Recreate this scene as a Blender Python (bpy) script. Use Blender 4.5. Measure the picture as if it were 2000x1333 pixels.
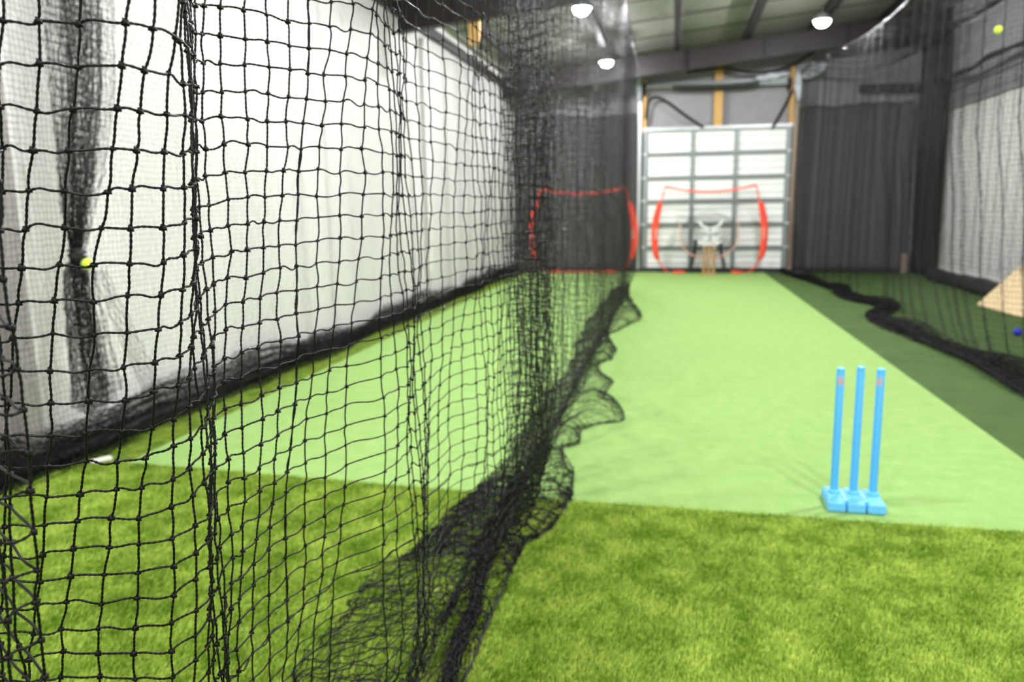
import bpy, bmesh, math, random
import numpy as np
from mathutils import Matrix, Vector

SC = bpy.context.scene
COL = SC.collection
for o in list(bpy.data.objects):
    bpy.data.objects.remove(o)

# ------------------------------------------------------------------ camera
CAM_R = Matrix(((0.9791891169939048, -0.021183907187158464, 0.201841312017592),
                (0.20250074314764172, 0.16811382449992898, -0.9647441065052742),
                (-0.013495265293795019, 0.9855399454554304, 0.168904984314724)))
cam_data = bpy.data.cameras.new('camera')
cam = bpy.data.objects.new('camera', cam_data)
COL.objects.link(cam)
cam.matrix_world = Matrix.Translation((0, 0, 1.55)) @ CAM_R.to_4x4()
cam_data.sensor_fit = 'HORIZONTAL'
cam_data.sensor_width = 36
cam_data.lens = 27.27
cam_data.clip_start = 0.05
cam_data.clip_end = 200
cam_data.dof.use_dof = True
cam_data.dof.focus_distance = 1.28
cam_data.dof.aperture_fstop = 3.4
SC.camera = cam

# ------------------------------------------------------------------ world, exposure
SC.view_settings.view_transform = 'Standard'
SC.view_settings.look = 'None'
SC.view_settings.exposure = 0.72
SC.view_settings.gamma = 1
SC.view_settings.use_curve_mapping = False
W = bpy.data.worlds.new('world')
SC.world = W
W.use_nodes = True
W.node_tree.nodes['Background'].inputs[0].default_value = (0.97, 0.96, 1.0, 1)
W.node_tree.nodes['Background'].inputs[1].default_value = 0.75  # added ambient fill through the hall's open end, standing for its unseen rest
SC.cycles.max_bounces = 8
SC.cycles.diffuse_bounces = 5
LAMP_STRENGTH = 560.0
LAMPS = [(-1.41, 16.4, 4.43), (-1.40, 12.0, 4.43), (-1.40, 7.6, 4.43), (-1.40, 3.2, 4.43), (-1.40, -1.2, 4.43),
         (2.37, 14.6, 4.6), (2.37, 9.9, 4.6), (2.37, 5.2, 4.6), (2.37, 0.5, 4.6), (2.37,-4.0,4.6)]

# ------------------------------------------------------------------ materials
def new_mat(name):
    m = bpy.data.materials.new(name)
    m.use_nodes = True
    return m, m.node_tree.nodes, m.node_tree.links, m.node_tree.nodes['Principled BSDF']

def mat(name, col, rough=0.6, metal=0.0, spec=0.5, bump=0.0, bscale=40.0, var=0.0, vscale=6.0, emit=None, estr=0.0):
    m, N, L, B = new_mat(name)
    B.inputs['Base Color'].default_value = (*col, 1)
    B.inputs['Roughness'].default_value = rough
    B.inputs['Metallic'].default_value = metal
    B.inputs['Specular IOR Level'].default_value = spec
    tc = N.new('ShaderNodeTexCoord')
    if var > 0:
        nz = N.new('ShaderNodeTexNoise'); nz.inputs['Scale'].default_value = vscale; nz.inputs['Detail'].default_value = 4
        L.new(tc.outputs['Object'], nz.inputs['Vector'])
        mx = N.new('ShaderNodeMix'); mx.data_type = 'RGBA'
        mx.inputs[6].default_value = (*[c * (1 - var) for c in col], 1)
        mx.inputs[7].default_value = (*[min(1, c * (1 + var)) for c in col], 1)
        L.new(nz.outputs['Fac'], mx.inputs[0]); L.new(mx.outputs[2], B.inputs['Base Color'])
    if bump > 0:
        nb = N.new('ShaderNodeTexNoise'); nb.inputs['Scale'].default_value = bscale; nb.inputs['Detail'].default_value = 3
        L.new(tc.outputs['Object'], nb.inputs['Vector'])
        bp = N.new('ShaderNodeBump'); bp.inputs['Strength'].default_value = bump; bp.inputs['Distance'].default_value = 0.02
        L.new(nb.outputs['Fac'], bp.inputs['Height']); L.new(bp.outputs['Normal'], B.inputs['Normal'])
    if emit:
        B.inputs['Emission Color'].default_value = (*emit, 1)
        B.inputs['Emission Strength'].default_value = estr
    return m

def turf_mat(name, dark, light, big, fine, bump):
    m, N, L, B = new_mat(name)
    tc = N.new('ShaderNodeTexCoord')
    n1 = N.new('ShaderNodeTexNoise'); n1.inputs['Scale'].default_value = big; n1.inputs['Detail'].default_value = 5; n1.inputs['Roughness'].default_value = 0.6
    n2 = N.new('ShaderNodeTexNoise'); n2.inputs['Scale'].default_value = fine; n2.inputs['Detail'].default_value = 3; n2.inputs['Roughness'].default_value = 0.7
    L.new(tc.outputs['Object'], n1.inputs['Vector']); L.new(tc.outputs['Object'], n2.inputs['Vector'])
    ad = N.new('ShaderNodeMath'); ad.operation = 'ADD'
    L.new(n1.outputs['Fac'], ad.inputs[0]); L.new(n2.outputs['Fac'], ad.inputs[1])
    mr = N.new('ShaderNodeMapRange'); mr.inputs['From Min'].default_value = 0.78; mr.inputs['From Max'].default_value = 1.22
    L.new(ad.outputs[0], mr.inputs['Value'])
    mx = N.new('ShaderNodeMix'); mx.data_type = 'RGBA'
    mx.inputs[6].default_value = (*dark, 1); mx.inputs[7].default_value = (*light, 1)
    L.new(mr.outputs[0], mx.inputs[0]); L.new(mx.outputs[2], B.inputs['Base Color'])
    B.inputs['Roughness'].default_value = 0.85
    B.inputs['Specular IOR Level'].default_value = 0.2
    bp = N.new('ShaderNodeBump'); bp.inputs['Strength'].default_value = bump; bp.inputs['Distance'].default_value = 0.02
    L.new(n2.outputs['Fac'], bp.inputs['Height']); L.new(bp.outputs['Normal'], B.inputs['Normal'])
    return m

M = {}
M['turf_near'] = turf_mat('long pile turf', (0.05, 0.11, 0.001), (0.235, 0.345, 0.035), 9.0, 60.0, 0.9)
M['turf_blade'] = turf_mat('turf blades', (0.105, 0.23, 0.004), (0.50, 0.66, 0.11), 5.5, 50.0, 0.0)
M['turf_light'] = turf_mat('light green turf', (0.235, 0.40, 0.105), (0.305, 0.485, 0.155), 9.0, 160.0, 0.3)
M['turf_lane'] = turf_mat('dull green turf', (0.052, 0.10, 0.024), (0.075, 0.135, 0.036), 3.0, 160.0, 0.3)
M['net'] = mat('black nylon twine', (0.0035, 0.0038, 0.0045), 0.36, spec=0.22)
M['net_far'] = mat('black nylon netting', (0.006, 0.006, 0.007), 0.45, spec=0.18)
M['white_wall'] = mat('white wall liner', (0.78, 0.765, 0.75), 0.6, bump=0.15, bscale=3.0, var=0.03)
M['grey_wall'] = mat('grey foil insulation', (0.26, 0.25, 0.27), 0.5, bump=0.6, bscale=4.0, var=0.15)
M['ceiling'] = mat('vinyl faced roof insulation', (0.35, 0.34, 0.325), 0.55, bump=0.3, bscale=2.0, var=0.08)
M['steel_dark'] = mat('dark primer steel', (0.016, 0.011, 0.012), 0.55, var=0.2)
M['galv'] = mat('galvanised steel', (0.42, 0.44, 0.44), 0.4, metal=0.6, var=0.1)
M['door_white'] = mat('white ribbed door skin', (0.86, 0.88, 0.86), 0.5)
M['door_frame'] = mat('grey door stile', (0.22, 0.25, 0.25), 0.45, metal=0.3)
M['black'] = mat('black rubber', (0.012, 0.012, 0.012), 0.6)
M['curtain'] = mat('black drape cloth', (0.085, 0.083, 0.087), 0.8, bump=0.2, bscale=30, var=0.15, vscale=3)
M['vinyl'] = mat('black vinyl padding', (0.008, 0.008, 0.009), 0.55, bump=0.3, bscale=10)
M['timber'] = mat('orange pine timber', (0.62, 0.36, 0.11), 0.6, var=0.15, vscale=9)
M['timber_brown'] = mat('brown painted timber', (0.30, 0.22, 0.17), 0.6, var=0.15, vscale=9)
M['ply'] = mat('pale plywood', (0.80, 0.62, 0.36), 0.6, var=0.08, vscale=5)
M['stump_wood'] = mat('varnished stump wood', (0.45, 0.26, 0.10), 0.5, var=0.1)
M['blue'] = mat('sky blue plastic', (0.10, 0.50, 0.95), 0.35, bump=0.02)
M['blue_base'] = mat('sky blue plastic base', (0.14, 0.53, 0.93), 0.4, bump=0.02)
M['decal'] = mat('faded sticker', (0.62, 0.42, 0.45), 0.5, var=0.3, vscale=80)
M['red'] = mat('orange red nylon', (0.85, 0.06, 0.025), 0.55)
M['white_print'] = mat('white print', (0.85, 0.85, 0.85), 0.5)
M['pink_print'] = mat('pale pink print', (0.85, 0.42, 0.38), 0.5)
M['ball'] = mat('tennis ball felt', (0.62, 0.85, 0.03), 0.9, bump=0.3, bscale=90)
M['seam'] = mat('tennis ball seam', (0.85, 0.87, 0.8), 0.7)
M['blue_ball'] = mat('blue rubber ball', (0.01, 0.03, 0.50), 0.4)
M['plastic_sheet'] = mat('crumpled white sheeting', (0.75, 0.78, 0.82), 0.25, bump=0.8, bscale=14)
M['lamp_body'] = mat('white lamp housing', (0.65, 0.66, 0.66), 0.35, metal=0.3)
M['lamp_glow'] = mat('lit lamp lens', (1, 1, 1), 0.5, emit=(1.0, 0.985, 1.0), estr=LAMP_STRENGTH)
M['rope'] = mat('black rope', (0.006, 0.006, 0.006), 0.6)
M['cable'] = mat('steel cable', (0.30, 0.30, 0.31), 0.3, metal=0.9)
M['post_grey'] = mat('warm grey post', (0.34, 0.32, 0.30), 0.6)
M['paper'] = mat('off white board', (0.86, 0.84, 0.74), 0.6)

# ------------------------------------------------------------------ object helpers
def link(o, parent=None):
    COL.objects.link(o)
    if parent is not None:
        o.parent = parent
    return o

def tag(o, label=None, cat=None, group=None, kind=None):
    if label: o['label'] = label
    if cat: o['category'] = cat
    if group: o['group'] = group
    if kind: o['kind'] = kind
    return o

def thing(name, label, cat, loc=(0, 0, 0), rz=0.0, group=None):
    o = bpy.data.objects.new(name, None)
    o.empty_display_size = 0.1
    link(o); o.location = loc; o.rotation_euler = (0, 0, rz)
    return tag(o, label, cat, group)

def obj(name, bm, m, parent=None, smooth=False):
    me = bpy.data.meshes.new(name)
    bm.normal_update()
    bm.to_mesh(me); bm.free()
    if smooth:
        for p in me.polygons: p.use_smooth = True
    me.materials.append(m)
    return link(bpy.data.objects.new(name, me), parent)

def np_mesh(name, V, F, m, parent=None, smooth=True):
    me = bpy.data.meshes.new(name)
    V = np.asarray(V, np.float32); F = np.asarray(F, np.int32)
    n, k = F.shape
    me.vertices.add(len(V)); me.vertices.foreach_set('co', V.ravel())
    me.loops.add(n * k); me.loops.foreach_set('vertex_index', F.ravel())
    me.polygons.add(n)
    me.polygons.foreach_set('loop_start', np.arange(0, n * k, k, dtype=np.int32))
    me.polygons.foreach_set('use_smooth', np.full(n, smooth, bool))
    me.update(calc_edges=True)
    me.materials.append(m)
    return link(bpy.data.objects.new(name, me), parent)

def box(bm, c, s, rot=None, bev=0.0):
    r = bmesh.ops.create_cube(bm, size=1.0)
    vs = r['verts']
    bmesh.ops.scale(bm, vec=s, verts=vs)
    if bev > 0:
        es = list({e for v in vs for e in v.link_edges})
        rb = bmesh.ops.bevel(bm, geom=es, offset=bev, segments=2, affect='EDGES', profile=0.7)
        vs = list({v for f in rb['faces'] for v in f.verts} | {v for v in vs if v.is_valid})
    if rot is not None:
        bmesh.ops.rotate(bm, cent=(0, 0, 0), matrix=rot, verts=vs)
    bmesh.ops.translate(bm, vec=c, verts=vs)
    return vs

def beam(bm, a, b, w, h):
    """rectangular bar from a to b; w horizontal, h vertical"""
    a = Vector(a); b = Vector(b); d = (b - a)
    L = d.length; d.normalize()
    up = Vector((0, 0, 1)) if abs(d.z) < 0.95 else Vector((0, 1, 0))
    s = d.cross(up).normalized(); u = s.cross(d)
    vs = []
    for p in (a, b):
        for i, j in ((-1, -1), (1, -1), (1, 1), (-1, 1)):
            vs.append(bm.verts.new(p + s * (i * w / 2) + u * (j * h / 2)))
    for f in ((3, 2, 1, 0), (4, 5, 6, 7), (0, 1, 5, 4), (1, 2, 6, 5), (2, 3, 7, 6), (3, 0, 4, 7)):
        bm.faces.new([vs[i] for i in f])

def tube(bm, pts, r, sides=8, cap=True, closed=False):
    pts = [Vector(p) for p in pts]
    n = len(pts); rings = []
    ref = None
    for i, p in enumerate(pts):
        t = (pts[min(i + 1, n - 1)] - pts[max(i - 1, 0)])
        if closed: t = pts[(i + 1) % n] - pts[i - 1]
        t.normalize()
        if ref is None:
            ref = Vector((0, 0, 1)) if abs(t.z) < 0.9 else Vector((1, 0, 0))
        s = t.cross(ref)
        if s.length < 1e-4: s = t.orthogonal()
        s.normalize(); u = s.cross(t).normalized()
        ref = u
        rr = r(i / (n - 1)) if callable(r) else r
        rings.append([bm.verts.new(p + s * rr * math.cos(a) + u * rr * math.sin(a)) for a in [2 * math.pi * k / sides for k in range(sides)]])
    m = n if closed else n - 1
    for i in range(m):
        A = rings[i]; B = rings[(i + 1) % n]
        for k in range(sides):
            bm.faces.new((A[k], A[(k + 1) % sides], B[(k + 1) % sides], B[k]))
    if cap and not closed:
        bm.faces.new(rings[0][::-1]); bm.faces.new(rings[-1])

def lathe(bm, prof, seg=24, origin=(0, 0, 0)):
    rings = []
    o = Vector(origin)
    for r, z in prof:
        if r < 1e-5: rings.append([bm.verts.new(o + Vector((0, 0, z)))])
        else: rings.append([bm.verts.new(o + Vector((r * math.cos(2 * math.pi * k / seg), r * math.sin(2 * math.pi * k / seg), z))) for k in range(seg)])
    for A, B in zip(rings, rings[1:]):
        for k in range(seg):
            k2 = (k + 1) % seg
            if len(A) == 1 and len(B) == 1: continue
            if len(A) == 1: bm.faces.new((A[0], B[k2], B[k]))
            elif len(B) == 1: bm.faces.new((A[k], A[k2], B[0]))
            else: bm.faces.new((A[k], A[k2], B[k2], B[k]))

def struct(name, bm, m, parent=None, smooth=False):
    o = obj(name, bm, m, parent, smooth)
    if parent is None: o['kind'] = 'structure'
    return o

def grid_sheet(name, P, m, parent=None, thick=0.0):
    """P (nu,nv,3) surface -> mesh (optionally solidified)"""
    nu, nv = P.shape[:2]
    idx = np.arange(nu * nv).reshape(nu, nv)
    F = np.stack([idx[:-1, :-1], idx[1:, :-1], idx[1:, 1:], idx[:-1, 1:]], -1).reshape(-1, 4)
    o = np_mesh(name, P.reshape(-1, 3), F, m, parent)
    if thick > 0:
        md = o.modifiers.new('thickness', 'SOLIDIFY'); md.thickness = thick; md.offset = 0
    return o

# ------------------------------------------------------------------ netting
RNG = np.random.default_rng(7)

def strands(A, B, r, seg=1, sides=3, bow=None, wav=None, twist=0.0, pitch=0.0085, phase=None):
    """tubes along A[i]->B[i]; bow/wav give the slack; twist makes the cross-section a rotating two-ply lobe"""
    A = np.asarray(A, float); B = np.asarray(B, float); n = len(A)
    t = np.linspace(0, 1, seg + 1)
    C = A[:, None] + (B - A)[:, None] * t[None, :, None]
    if bow is not None: C = C + bow[:, None] * (4 * t * (1 - t))[None, :, None]
    if wav is not None: C = C + wav[:, None] * np.sin(2 * math.pi * t)[None, :, None]
    T = np.gradient(C, axis=1)
    T /= np.linalg.norm(T, axis=2, keepdims=True) + 1e-12
    ref = np.array([0.31, 0.23, 0.05]) + np.where(np.abs((B - A)[:, 2:3]) > np.linalg.norm((B - A)[:, :2], axis=1, keepdims=True), [[1.0, 0, 0]], [[0, 0, 1.0]])
    N1 = np.cross(T, ref[:, None]); N1 /= np.linalg.norm(N1, axis=2, keepdims=True) + 1e-12
    N2 = np.cross(T, N1)
    th = 2 * math.pi * np.arange(sides) / sides
    rr = np.full((n, seg + 1, sides), r) if np.isscalar(r) else np.broadcast_to(np.asarray(r)[:, None, None], (n, seg + 1, sides)).copy()
    if twist > 0:
        L = np.linalg.norm(B - A, axis=1)
        ph = 2 * math.pi * t[None] * (L / pitch)[:, None]
        rr = rr * (1 + twist * np.cos(2 * th[None, None] - ph[:, :, None]))
    V = C[:, :, None] + rr[..., None] * (np.cos(th)[None, None, :, None] * N1[:, :, None] + np.sin(th)[None, None, :, None] * N2[:, :, None])
    idx = np.arange(n * (seg + 1) * sides).reshape(n, seg + 1, sides)
    nx = np.roll(idx, -1, axis=2)
    F = np.stack([idx[:, :-1], nx[:, :-1], nx[:, 1:], idx[:, 1:]], -1).reshape(-1, 4)
    return V.reshape(-1, 3), F

def knots(P, r, detail=2):
    P = np.asarray(P, float).reshape(-1, 3); n = len(P)
    if detail == 2:  # lumpy quad sphere
        bm = bmesh.new(); bmesh.ops.create_cube(bm, size=1.0)
        bmesh.ops.subdivide_edges(bm, edges=bm.edges[:], cuts=2, use_grid_fill=True)
        v = np.array([x.co[:] for x in bm.verts]); f = np.array([[q.index for q in x.verts] for x in bm.faces]); bm.free()
    else:
        v = np.array([(x, y, z) for x in (-1, 1) for y in (-1, 1) for z in (-1, 1)], float)
        f = np.array([(0, 1, 3, 2), (4, 6, 7, 5), (0, 4, 5, 1), (2, 3, 7, 6), (0, 2, 6, 4), (1, 5, 7, 3)])
    v /= np.linalg.norm(v, axis=1, keepdims=True)
    sc = r * (1 + 0.3 * RNG.uniform(-1, 1, (n, 1, 3)))
    lump = 1 + (0.22 * np.sin(5 * v[:, 0] + 3 * v[:, 2]) + 0.12 * np.sin(7 * v[:, 1]))[None, :, None] * (1 if detail == 2 else 0)
    V = P[:, None] + v[None] * sc * lump
    F = f[None] + (np.arange(n) * len(v))[:, None, None]
    return V.reshape(-1, 3), F.reshape(-1, 4)

class Bag:
    def __init__(s): s.V = []; s.F = []; s.n = 0
    def add(s, VF):
        V, F = VF
        if len(V) == 0: return
        s.V.append(V); s.F.append(F + s.n); s.n += len(V)
    def build(s, name, m, parent=None):
        return np_mesh(name, np.concatenate(s.V), np.concatenate(s.F), m, parent)

def net_bag(bag, P, r, seg=1, sides=3, bowamp=0.0, twist=0.0, knot=0.0, kdetail=1):
    """P (cols, rows, 3)"""
    A = np.concatenate([P[:, :-1].reshape(-1, 3), P[:-1].reshape(-1, 3)])
    B = np.concatenate([P[:, 1:].reshape(-1, 3), P[1:].reshape(-1, 3)])
    n = len(A); nvrt = P.shape[0] * (P.shape[1] - 1)
    bow = wav = None
    if seg > 1:
        amp = np.ones((n, 1)); amp[:nvrt] = 0.45
        bow = RNG.normal(0, bowamp, (n, 3)) * amp
        wav = RNG.normal(0, bowamp * 0.5, (n, 3)) * amp
        wav[nvrt:, 2] += bowamp * 0.5
    bag.add(strands(A, B, r, seg, sides, bow, wav, twist))
    if knot > 0: bag.add(knots(P, knot, kdetail))

def sn(x, seed):
    """smooth pseudo noise in [-1,1]"""
    r = np.random.default_rng(seed)
    out = 0
    for k in range(5):
        out = out + np.sin(np.asarray(x) * (0.6 + 1.1 * k + r.uniform(0, .5)) + r.uniform(0, 6.28)) / (1 + 0.6 * k)
    return out / 2.2

# ------------------------------------------------------------------ the room
XL, XR, YB, YF = -3.85, 5.35, 19.1, -5.0
def ceil_z(x): return 4.50 + 0.10 * (x + 3.85)

bm = bmesh.new(); box(bm, (0.8, 7.0, -0.05), (9.6, 24.6, 0.1)); struct('floor', bm, M['turf_near'])
# left wall liner: gentle hanging folds
ys = np.linspace(3.95, YB, 220); zs = np.linspace(0, 4.62, 14)
Yg, Zg = np.meshgrid(ys, zs, indexing='ij')
Xg = XL + 0.018 * sn(Yg * 2.2, 3) + 0.010 * sn(Yg * 5, 4) * (Zg / 4)
o = grid_sheet('wall_left', np.stack([Xg, Yg, Zg], -1), M['white_wall']); o['kind'] = 'structure'
bm = bmesh.new(); box(bm, (XL - 0.06, -0.6, 2.5), (0.1, 8.9, 5.0)); struct('wall_left_entrance', bm, M['post_grey'])
bm = bmesh.new(); box(bm, (-3.84, 3.86, 2.3), (0.14, 0.14, 4.6), bev=0.01); struct('trim_1', bm, M['post_grey'])
bm = bmesh.new(); box(bm, (-3.80, 11.85, 2.05), (0.08, 0.20, 4.1), bev=0.02); struct('trim_2', bm, M['white_wall'])
bm = bmesh.new(); box(bm, (-3.82, 11.3, 4.28), (0.10, 14.9, 0.16)); struct('trim_3', bm, M['steel_dark'])
Yg, Zg = np.meshgrid(np.linspace(YF, YB, 160), np.linspace(0, 5.85, 14), indexing='ij')
Xg = XR + 0.02 * sn(Yg * 1.8, 8)
o = grid_sheet('wall_right', np.stack([Xg, Yg, Zg], -1), M['white_wall']); o['kind'] = 'structure'
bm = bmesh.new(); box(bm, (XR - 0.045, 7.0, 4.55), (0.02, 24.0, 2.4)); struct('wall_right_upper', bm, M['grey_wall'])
bm = bmesh.new(); box(bm, (0.75, YB + 0.08, 3.0), (9.4, 0.1, 6.0)); struct('wall_back', bm, M['grey_wall'])
# sloping ceiling lining
Xc_, Yc_ = np.meshgrid(np.linspace(XL - .05, XR + .05, 60), np.linspace(YF, YB + .1, 120), indexing='ij')
Zc_ = ceil_z(Xc_) + 0.16 + 0.02 * np.cos(2 * math.pi * (Xc_ + 0.04) / 1.42) + 0.008 * sn(Yc_ * 3, 5)
o = grid_sheet('ceiling', np.stack([Xc_, Yc_, Zc_], -1), M['ceiling']); o['kind'] = 'structure'
# purlins run down the hall, rafters across it
for i, x in enumerate((-3.3, -1.46, -0.04, 1.38, 2.75, 4.15)):
    bm = bmesh.new()
    beam(bm, (x, YF, ceil_z(x) + 0.02), (x, YB, ceil_z(x) + 0.02), 0.07, 0.20)
    beam(bm, (x + 0.05, YF, ceil_z(x) - 0.08), (x + 0.05, YB, ceil_z(x) - 0.08), 0.06, 0.012)
    struct('trim_%d' % (4 + i), bm, M['steel_dark'])
def rafter(name, y):
    bm = bmesh.new()
    for x0, x1 in ((XL, XR),):
        a = (x0, y, ceil_z(x0) - 0.30); b = (x1, y, ceil_z(x1) - 0.30)
        beam(bm, a, b, 0.012, 0.40)
        for s in (-1, 1):
            beam(bm, (x0, y, ceil_z(x0) - 0.30 + s * .205), (x1, y, ceil_z(x1) - 0.30 + s * .205), 0.17, 0.014)
        for k in range(6):
            x = x0 + 0.8 + k * 1.6
            beam(bm, (x, y, ceil_z(x) - 0.49), (x, y, ceil_z(x) - 0.11), 0.012, 0.15)
    bm.normal_update()
    return struct(name, bm, M['steel_dark'])
rafter('trim_10', 17.6); rafter('trim_11', 10.9); rafter('trim_12', 4.2)
# flat retaining straps under the insulation
for i, y in enumerate((12.4, 13.9, 15.4, 16.9, 18.4, 9.5)):
    bm = bmesh.new(); beam(bm, (XL, y, ceil_z(XL) + 0.125), (XR, y + 0.1, ceil_z(XR) + 0.125), 0.045, 0.006)
    struct('trim_%d' % (13 + i), bm, M['steel_dark'])

# ------------------------------------------------------------------ turf pieces
def slab(name, pts, z0, z1, m):
    bm = bmesh.new()
    lo = [bm.verts.new((x, y, z0)) for x, y in pts]; hi = [bm.verts.new((x, y, z1)) for x, y in pts]
    bm.faces.new(hi); bm.faces.new(lo[::-1])
    n = len(pts)
    for i in range(n): bm.faces.new((lo[i], lo[(i + 1) % n], hi[(i + 1) % n], hi[i]))
    return obj(name, bm, m)
o = slab('turf_strip', [(-3.33, 4.08), (-1.8, 3.99), (-0.41, 3.905), (1.0, 3.88), (2.10, 3.865), (2.10, 5.0), (2.04, 18.0), (2.04, 19.0), (-3.45, 19.0), (-3.42, 12), (-3.36, 7)], 0.0, 0.008, M['turf_light'])
tag(o, 'long bright light green turf strip laid down the middle of the hall', 'artificial turf')
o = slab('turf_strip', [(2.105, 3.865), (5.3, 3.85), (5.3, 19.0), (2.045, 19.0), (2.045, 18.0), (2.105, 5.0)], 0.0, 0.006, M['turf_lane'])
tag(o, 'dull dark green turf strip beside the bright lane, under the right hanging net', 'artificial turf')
bm = bmesh.new()
beam(bm, (-3.525, 4.0, 0.028), (-3.46, 4.10, 0.028), 0.055, 0.012)
tag(obj('board_offcut', bm, M['paper']), 'small off-white board offcut lying on the grass near the left wall', 'board')

# individual pile blades of the long turf in front, where the viewer stands closest
rgb_ = np.random.default_rng(101)
nb = 400000
gy = rgb_.uniform(1.55, 4.06, nb); gx = rgb_.uniform(-1, 1, nb) * (0.75 + 0.72 * gy) + (0.72 - 0.27) * 0.0 - 0.20 * gy
gx = np.clip(gx, -3.6, 5.0)
edge = np.interp(gx, [-3.33, -1.8, -0.41, 1.0, 2.1, 5.3], [4.08, 3.99, 3.905, 3.88, 3.865, 3.85]) + 0.012 * rgb_.normal(size=nb)
keep = gy < edge; gx = gx[keep]; gy = gy[keep]; nb = len(gx)
hh = rgb_.uniform(0.012, 0.026, nb); an = rgb_.uniform(0, 2 * math.pi, nb); wd = rgb_.uniform(0.0012, 0.0024, nb)
nap = 0.5 * sn(gx * 3.1 + 2 * gy, 102) + 0.5 * sn(gy * 4.3 - gx, 103)
la = an * 0.35 + nap * 1.1; ll = hh * rgb_.uniform(0.3, 0.95, nb)
dx_, dy_ = np.cos(la) * ll, np.sin(la) * ll
wx_, wy_ = np.cos(an) * wd, np.sin(an) * wd
z_ = np.zeros(nb)
Vg = np.stack([np.stack([gx - wx_, gy - wy_, z_], -1), np.stack([gx + wx_, gy + wy_, z_], -1),
               np.stack([gx + dx_ * .4 + wx_ * .8, gy + dy_ * .4 + wy_ * .8, hh * .6], -1), np.stack([gx + dx_ * .4 - wx_ * .8, gy + dy_ * .4 - wy_ * .8, hh * .6], -1),
               np.stack([gx + dx_ + wx_ * .2, gy + dy_ + wy_ * .2, hh], -1), np.stack([gx + dx_ - wx_ * .2, gy + dy_ - wy_ * .2, hh], -1)], 1)
q_ = (np.arange(nb) * 6)[:, None]
Fg = np.concatenate([q_ + np.array([[0, 1, 2, 3]]), q_ + np.array([[3, 2, 4, 5]])])
o = np_mesh('turf_pile', Vg.reshape(-1, 3), Fg, M['turf_blade'], None, False)
tag(o, 'yellowish green long turf pile covering the near floor', 'artificial turf', kind='stuff')

# ------------------------------------------------------------------ overhead door
door = thing('door_1', 'tall white ribbed overhead door with grey stiles in the far wall', 'overhead door', (0.90, 18.98, 0.03))
door['kind'] = 'structure'
DW, DH = 3.28, 3.26
x0, x1 = -DW / 2, DW / 2
stiles = [x0 + 0.05, -0.52, 0.45, x1 - 0.05]
for s in range(6):
    z0 = s * DH / 6; z1 = (s + 1) * DH / 6 - 0.008
    bm = bmesh.new()
    # corrugated skin of one section
    nz = 28; prev = None
    for k in range(nz + 1):
        z = z0 + (z1 - z0) * k / nz
        u = (k / nz * 3) % 1
        y = 0.0 if 0.18 < u < 0.98 or k in (0, nz) else -0.022
        a = bm.verts.new((x0, y, z)); b = bm.verts.new((x1, y, z))
        if prev: bm.faces.new((prev[0], prev[1], b, a))
        prev = (a, b)
    sec = obj('door_section', bm, M['door_white'], door)
    bm = bmesh.new()
    for zz in (z0 + 0.022, z1 - 0.02):
        box(bm, (0, -0.035, zz), (DW, 0.05, 0.035))
    for xs in stiles:
        box(bm, (xs, -0.04, (z0 + z1) / 2), (0.085 if abs(xs) < 1 else 0.11, 0.045, z1 - z0 - 0.02), bev=0.004)
    obj('section_stiles', bm, M['door_frame'], sec)
bm = bmesh.new(); box(bm, (0, -0.02, DH + 0.02), (DW + 0.06, 0.07, 0.05)); box(bm, (0, -0.05, DH + 0.05), (DW + 0.04, 0.03, 0.02)); obj('top_rail', bm, M['galv'], door)
bm = bmesh.new(); box(bm, (0, -0.03, 0.035), (DW, 0.09, 0.07), bev=0.02); obj('bottom_seal', bm, M['black'], door)
for k, z in enumerate((0.55, 1.09, 1.63, 2.17, 2.72)):
    for s in (-1, 1):
        bm = bmesh.new()
        box(bm, (s * (DW / 2 - 0.03), -0.075, z), (0.09, 0.03, 0.06), bev=0.005)
        tube(bm, [(s * (DW / 2 - 0.02), -0.09, z), (s * (DW / 2 + 0.05), -0.09, z)], 0.014)
        obj('hinge', bm, M['galv'], door)
# jambs, tracks and the timbers over the door
bm = bmesh.new(); box(bm, (-0.84, 18.96, 2.26), (0.075, 0.10, 4.52), bev=0.008); struct('trim_20', bm, M['galv'])
bm = bmesh.new(); box(bm, (2.62, 18.96, 1.99), (0.10, 0.12, 3.98), bev=0.008); struct('trim_21', bm, M['timber_brown'])
def timber(x, w, z0, z1, label):
    bm = bmesh.new(); box(bm, (x, 18.99, (z0 + z1) / 2), (w, 0.09, z1 - z0), bev=0.006)
    tag(obj('timber_post', bm, M['timber']), label, 'timber post')
timber(-0.735, 0.085, 3.22, 4.45, 'narrow orange timber upright above the left corner of the white overhead door')
timber(0.925, 0.19, 3.32, 4.85, 'wide orange timber upright above the middle of the white overhead door')
timber(2.52, 0.10, 3.28, 4.62, 'orange timber upright above the right corner of the white overhead door')
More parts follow.
